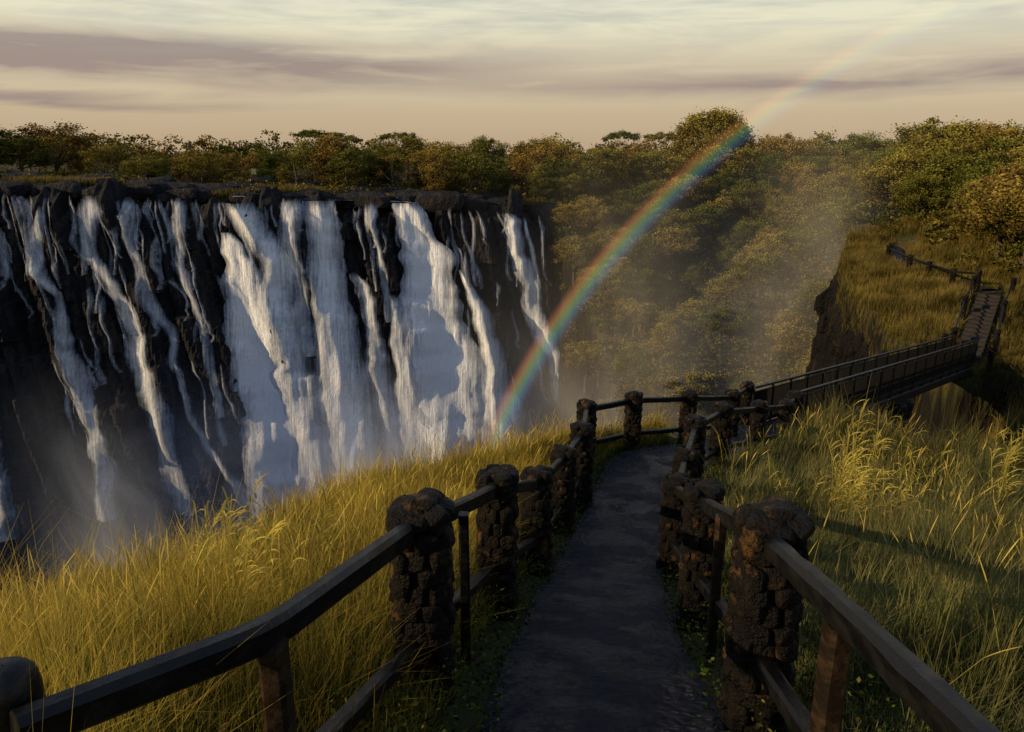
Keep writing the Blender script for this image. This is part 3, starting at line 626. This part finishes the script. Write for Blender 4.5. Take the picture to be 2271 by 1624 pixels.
beam("top_rail",[A((1.20,.7,-1.27))-oR,A((1.22,1.67,-1.49))-oR,A((1.26,2.56,-1.69))-oR,A((1.34,3.6,-1.96))-oR],.10,.125,MWD,eR,seed=7,amp=.004,seg=.05,ch=.25)
beam("lower_rail",[A((1.22,1.2,-2.05))-oR,A((1.27,2.6,-2.36))-oR,A((1.34,3.6,-2.66))-oR],.09,.10,MWD,eR,seed=8,amp=.005,seg=.06)
beam("timber_post",[A((1.27,2.60,-3.0))-oR,A((1.27,2.60,-1.76))-oR],.09,.11,MWB,eR,seed=9)
beam("timber_post",[A((1.50,5.0,-3.7))-oR,A((1.50,5.0,-2.50))-oR],.07,.07,MWB,eR,seed=10)
HL=[(25.0,40.9,-6.05),(24.8,42.9,-6.25),(24.8,45.5,-6.2),(24.9,48,-6.15),(25.6,52.3,-6.05)]
fence("headland_fence","low stone pillar fence along the headland path",HL,ds=.75)
SL=[(19.3,33.3,-7.75),(20.3,34.3,-7.7),(22.4,37.4,-6.8),(24.2,39.9,-6.2)];fence("stair_fence","stone pillars with rails beside the stairs",SL,ds=.6,rw=.06,rh=.07)
SR=[(20.6,31.9,-7.7),(21.7,33.4,-7.6),(23.6,36.2,-6.8),(25.9,39.3,-6.2)];fence("stair_fence","stone pillars with rails beside the stairs",SR,ds=.6,rw=.06,rh=.07)
# ------------------------------------------------------------------ footbridge
B0=A((6.9,19.5,-7.2));B1=A((19.6,32.3,-8.8));e=mk_obj("footbridge",None,label="narrow steel footbridge spanning the ravine",cat="bridge",loc=tuple(B0));e.empty_display_size=.3
D=B1-B0;Ls=np.linalg.norm(D);T=D/Ls;N=A((T[1],-T[0],0));N/=np.linalg.norm(N)
beam("deck",[A((0,0,-.06)),D+A((0,0,-.06))],.88,.12,MMETAL,e,seg=.5,amp=.003,ch=.05)
for s in(-1,1):
    o=N*s*.49
    beam("girder",[o+A((0,0,-.24)),D+o+A((0,0,-.24))],.14,.30,MMETAL,e,seg=1,amp=0)
    beam("handrail",[o+A((0,0,1.08)),D+o+A((0,0,1.08))],.09,.06,MWD,e,seg=.5,amp=.002)
    m=MB();m.add(*beam_geo([o+A((0,0,.06)),D+o+A((0,0,.06))],.04,.12,seg=2,amp=0));m.add(*beam_geo([o+A((0,0,.95)),D+o+A((0,0,.95))],.03,.03,seg=2,amp=0))
    n=int(Ls/.07)
    for i in range(n):
        c=o+D*(i+.5)/n;m.add(*box_geo(c+A((0,0,.53)),(.028,.028,.84),.8))
    mk_obj("railing_infill",m.mesh("railing_infill",[MMETAL]),e)
    for i in range(17):
        c=o+D*i/16;beam("railing_post",[c+A((0,0,-.3)),c+A((0,0,1.04))],.07,.07,MMETAL,e,seg=2,amp=0)
m=MB()
for k in range(14):
    for j in range(4):
        for i in(-1,1):
            V=rocky(I2,(.3,.28,.24),k*13+j*3+i,.3,1.5,.65);c=D*.5+N*(j-1.5)*.36+T*i*.28;m.add(V+A((c[0],c[1],-1.4-k*.36)),I2[1])
mk_obj("pier",m.mesh("pier",[MS],True),e)
def board(x,y,col,nm,w,h,zc,label):
    t=NT(nm+"_paint");mt=t.done(t.pbsdf(t.mix(t.noise(t.obj(),8,3),col,tuple(c*.7 for c in col)),.8,None,.1))
    z=float(ground(A([x*1.]),A([y*1.]))[0]);e=mk_obj(nm,None,label=label,cat="sign",loc=(x,y,z))
    m=MB();m.add(*box_geo((0,0,zc),(w,.06,h)));mk_obj("panel",m.mesh("panel",[mt]),e)
    m=MB()
    for s in(-1,1):m.add(*box_geo((s*w*.35,.06,zc/2),(.08,.05,zc)))
    mk_obj("post",m.mesh("post",[MWB]),e)
board(-36.6,112,(.16,.19,.10),"notice_board",.75,.8,2.8,"pale green notice board at the river bank")
# ------------------------------------------------------------------ mist and rainbow
def sheet(name,x0,x1,z0,z1,yf,mat,ff,label,n=50):
    xs=np.linspace(x0,x1,n);zs=np.linspace(z0,z1,n);XX,ZZ=np.meshgrid(xs,zs);YY=yf(XX,ZZ);a=(XX-x0)/(x1-x0);b=(ZZ-z0)/(z1-z0)
    f=sst(0,.25,a)*sst(0,.25,1-a)*ff(a,b)
    mk_obj(name,mk_mesh(name,np.stack([XX,YY,ZZ],-1),grid_faces(n,n),{"fade":f},True,[mat]),kind="stuff",label=label)
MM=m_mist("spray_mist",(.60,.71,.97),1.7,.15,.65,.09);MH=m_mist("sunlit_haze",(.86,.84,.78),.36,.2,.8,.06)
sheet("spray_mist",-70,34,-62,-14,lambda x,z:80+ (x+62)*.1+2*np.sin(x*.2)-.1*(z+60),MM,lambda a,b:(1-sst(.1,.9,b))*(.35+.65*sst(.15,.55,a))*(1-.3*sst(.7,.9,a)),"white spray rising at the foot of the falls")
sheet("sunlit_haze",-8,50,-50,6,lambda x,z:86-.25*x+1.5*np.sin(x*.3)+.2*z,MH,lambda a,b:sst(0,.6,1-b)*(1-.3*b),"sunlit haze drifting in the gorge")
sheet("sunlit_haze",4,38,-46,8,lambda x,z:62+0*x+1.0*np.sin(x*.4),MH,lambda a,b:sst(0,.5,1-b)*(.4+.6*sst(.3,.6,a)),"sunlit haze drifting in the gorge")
th=np.radians(np.linspace(166,106,160));rr=np.linspace(-1,1,9);TH,RR=np.meshgrid(th,rr);R=63.9+RR*1.15
V=np.stack([57.4+R*np.cos(TH),62+0*TH,-48.6+R*np.sin(TH)],-1)*.96;dg=np.degrees(TH)
fade=np.interp(dg,[107,112,118,126,140,156,162],[0,.22,.42,.6,.92,1,0])
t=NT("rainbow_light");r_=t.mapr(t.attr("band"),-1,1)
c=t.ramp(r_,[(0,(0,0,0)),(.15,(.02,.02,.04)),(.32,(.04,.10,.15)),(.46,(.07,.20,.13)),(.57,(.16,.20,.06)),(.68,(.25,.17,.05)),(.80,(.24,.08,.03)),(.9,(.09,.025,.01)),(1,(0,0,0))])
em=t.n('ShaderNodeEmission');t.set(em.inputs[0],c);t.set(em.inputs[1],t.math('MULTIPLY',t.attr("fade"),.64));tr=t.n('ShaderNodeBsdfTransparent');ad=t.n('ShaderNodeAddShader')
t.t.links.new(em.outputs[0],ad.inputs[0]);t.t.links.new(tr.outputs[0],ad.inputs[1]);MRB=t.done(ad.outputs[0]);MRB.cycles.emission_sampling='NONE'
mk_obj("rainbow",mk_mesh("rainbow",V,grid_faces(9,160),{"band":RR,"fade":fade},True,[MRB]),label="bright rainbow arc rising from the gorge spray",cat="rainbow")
# ------------------------------------------------------------------ sky, sun, camera
S=Vector((-.90,-.31,.33)).normalized();el=math.asin(S.z);azr=math.atan2(S.x,S.y)
w=NT("World",True);tc=w.n('ShaderNodeTexCoord').outputs['Generated'];sx=w.n('ShaderNodeSeparateXYZ');w.t.links.new(tc,sx.inputs[0]);zx,zy,zz=sx.outputs
sky=w.n('ShaderNodeTexSky',sky_type='NISHITA');sky.sun_disc=False;sky.sun_elevation=el;sky.sun_rotation=azr
base=w.ramp(w.mapr(zz,-.05,.95),[(0,(.10,.08,.06)),(.05,(.47,.34,.22)),(.10,(.55,.43,.28)),(.15,(.72,.62,.42)),(.20,(.79,.75,.55)),(.24,(.72,.72,.59)),(.32,(.36,.42,.52)),(.5,(.20,.29,.46)),(1,(.17,.25,.43))])
n1=w.noise(w.scale(tc,(1.3,1.3,12)),1.5,4,.6,.6);n2=w.noise(w.scale(tc,(2.2,2.2,20)),2.2,4,.6,.4)
zd=w.math('ADD',zz,w.math('MULTIPLY',w.math('SUBTRACT',n1,.5),.045))
def band(c,hw):return w.math('SUBTRACT',1,w.math('DIVIDE',w.math('ABSOLUTE',w.math('SUBTRACT',zd,c)),hw),clamp=True)
b1=w.math('MULTIPLY',band(.103,.036),w.mapr(zx,.1,-.4,.35,1.4));b2=w.math('MULTIPLY',band(.078,.022),w.mapr(zx,-.1,.35,.2,.9));b3=w.math('MULTIPLY',band(.058,.008),w.mapr(zx,-.2,-.5,0,.8))
bb=w.math('ADD',w.math('ADD',b1,b2),b3,clamp=True);bb=w.math('MULTIPLY',bb,w.mapr(n2,.3,.55,.5,1.15),clamp=True)
cc=w.mix(w.mapr(bb,0,1,0,.9),base,(.30,.225,.205))
up=w.math('MULTIPLY',w.mapr(n2,.45,.65,0,.55),w.mapr(zz,.10,.145),clamp=True);cc=w.mix(up,cc,(.44,.45,.41))
cc=w.mix(1.0,cc,w.mix(1.0,sky.outputs[0],(.005,.005,.005),'MULTIPLY'),'ADD')
bg=w.n('ShaderNodeBackground');w.set(bg.inputs[0],cc);bg.inputs[1].default_value=1.0;w.done(bg.outputs[0])
sl=bpy.data.lights.new("sun",'SUN');sl.energy=5;sl.angle=math.radians(.5);sl.color=(1,.73,.40);so=bpy.data.objects.new("sun",sl);COL.objects.link(so)
so.rotation_euler=(-S).to_track_quat('-Z','Y').to_euler()
cam=bpy.data.cameras.new("camera");cam.sensor_width=36;cam.lens=26.95;cam.clip_end=9000;cam.clip_start=.05;co=bpy.data.objects.new("camera",cam);COL.objects.link(co)
co.location=(0,0,0);co.rotation_euler=(math.radians(90-15.52),0,0);sc.camera=co
sc.view_settings.view_transform='Standard';sc.view_settings.look='None';sc.view_settings.exposure=0
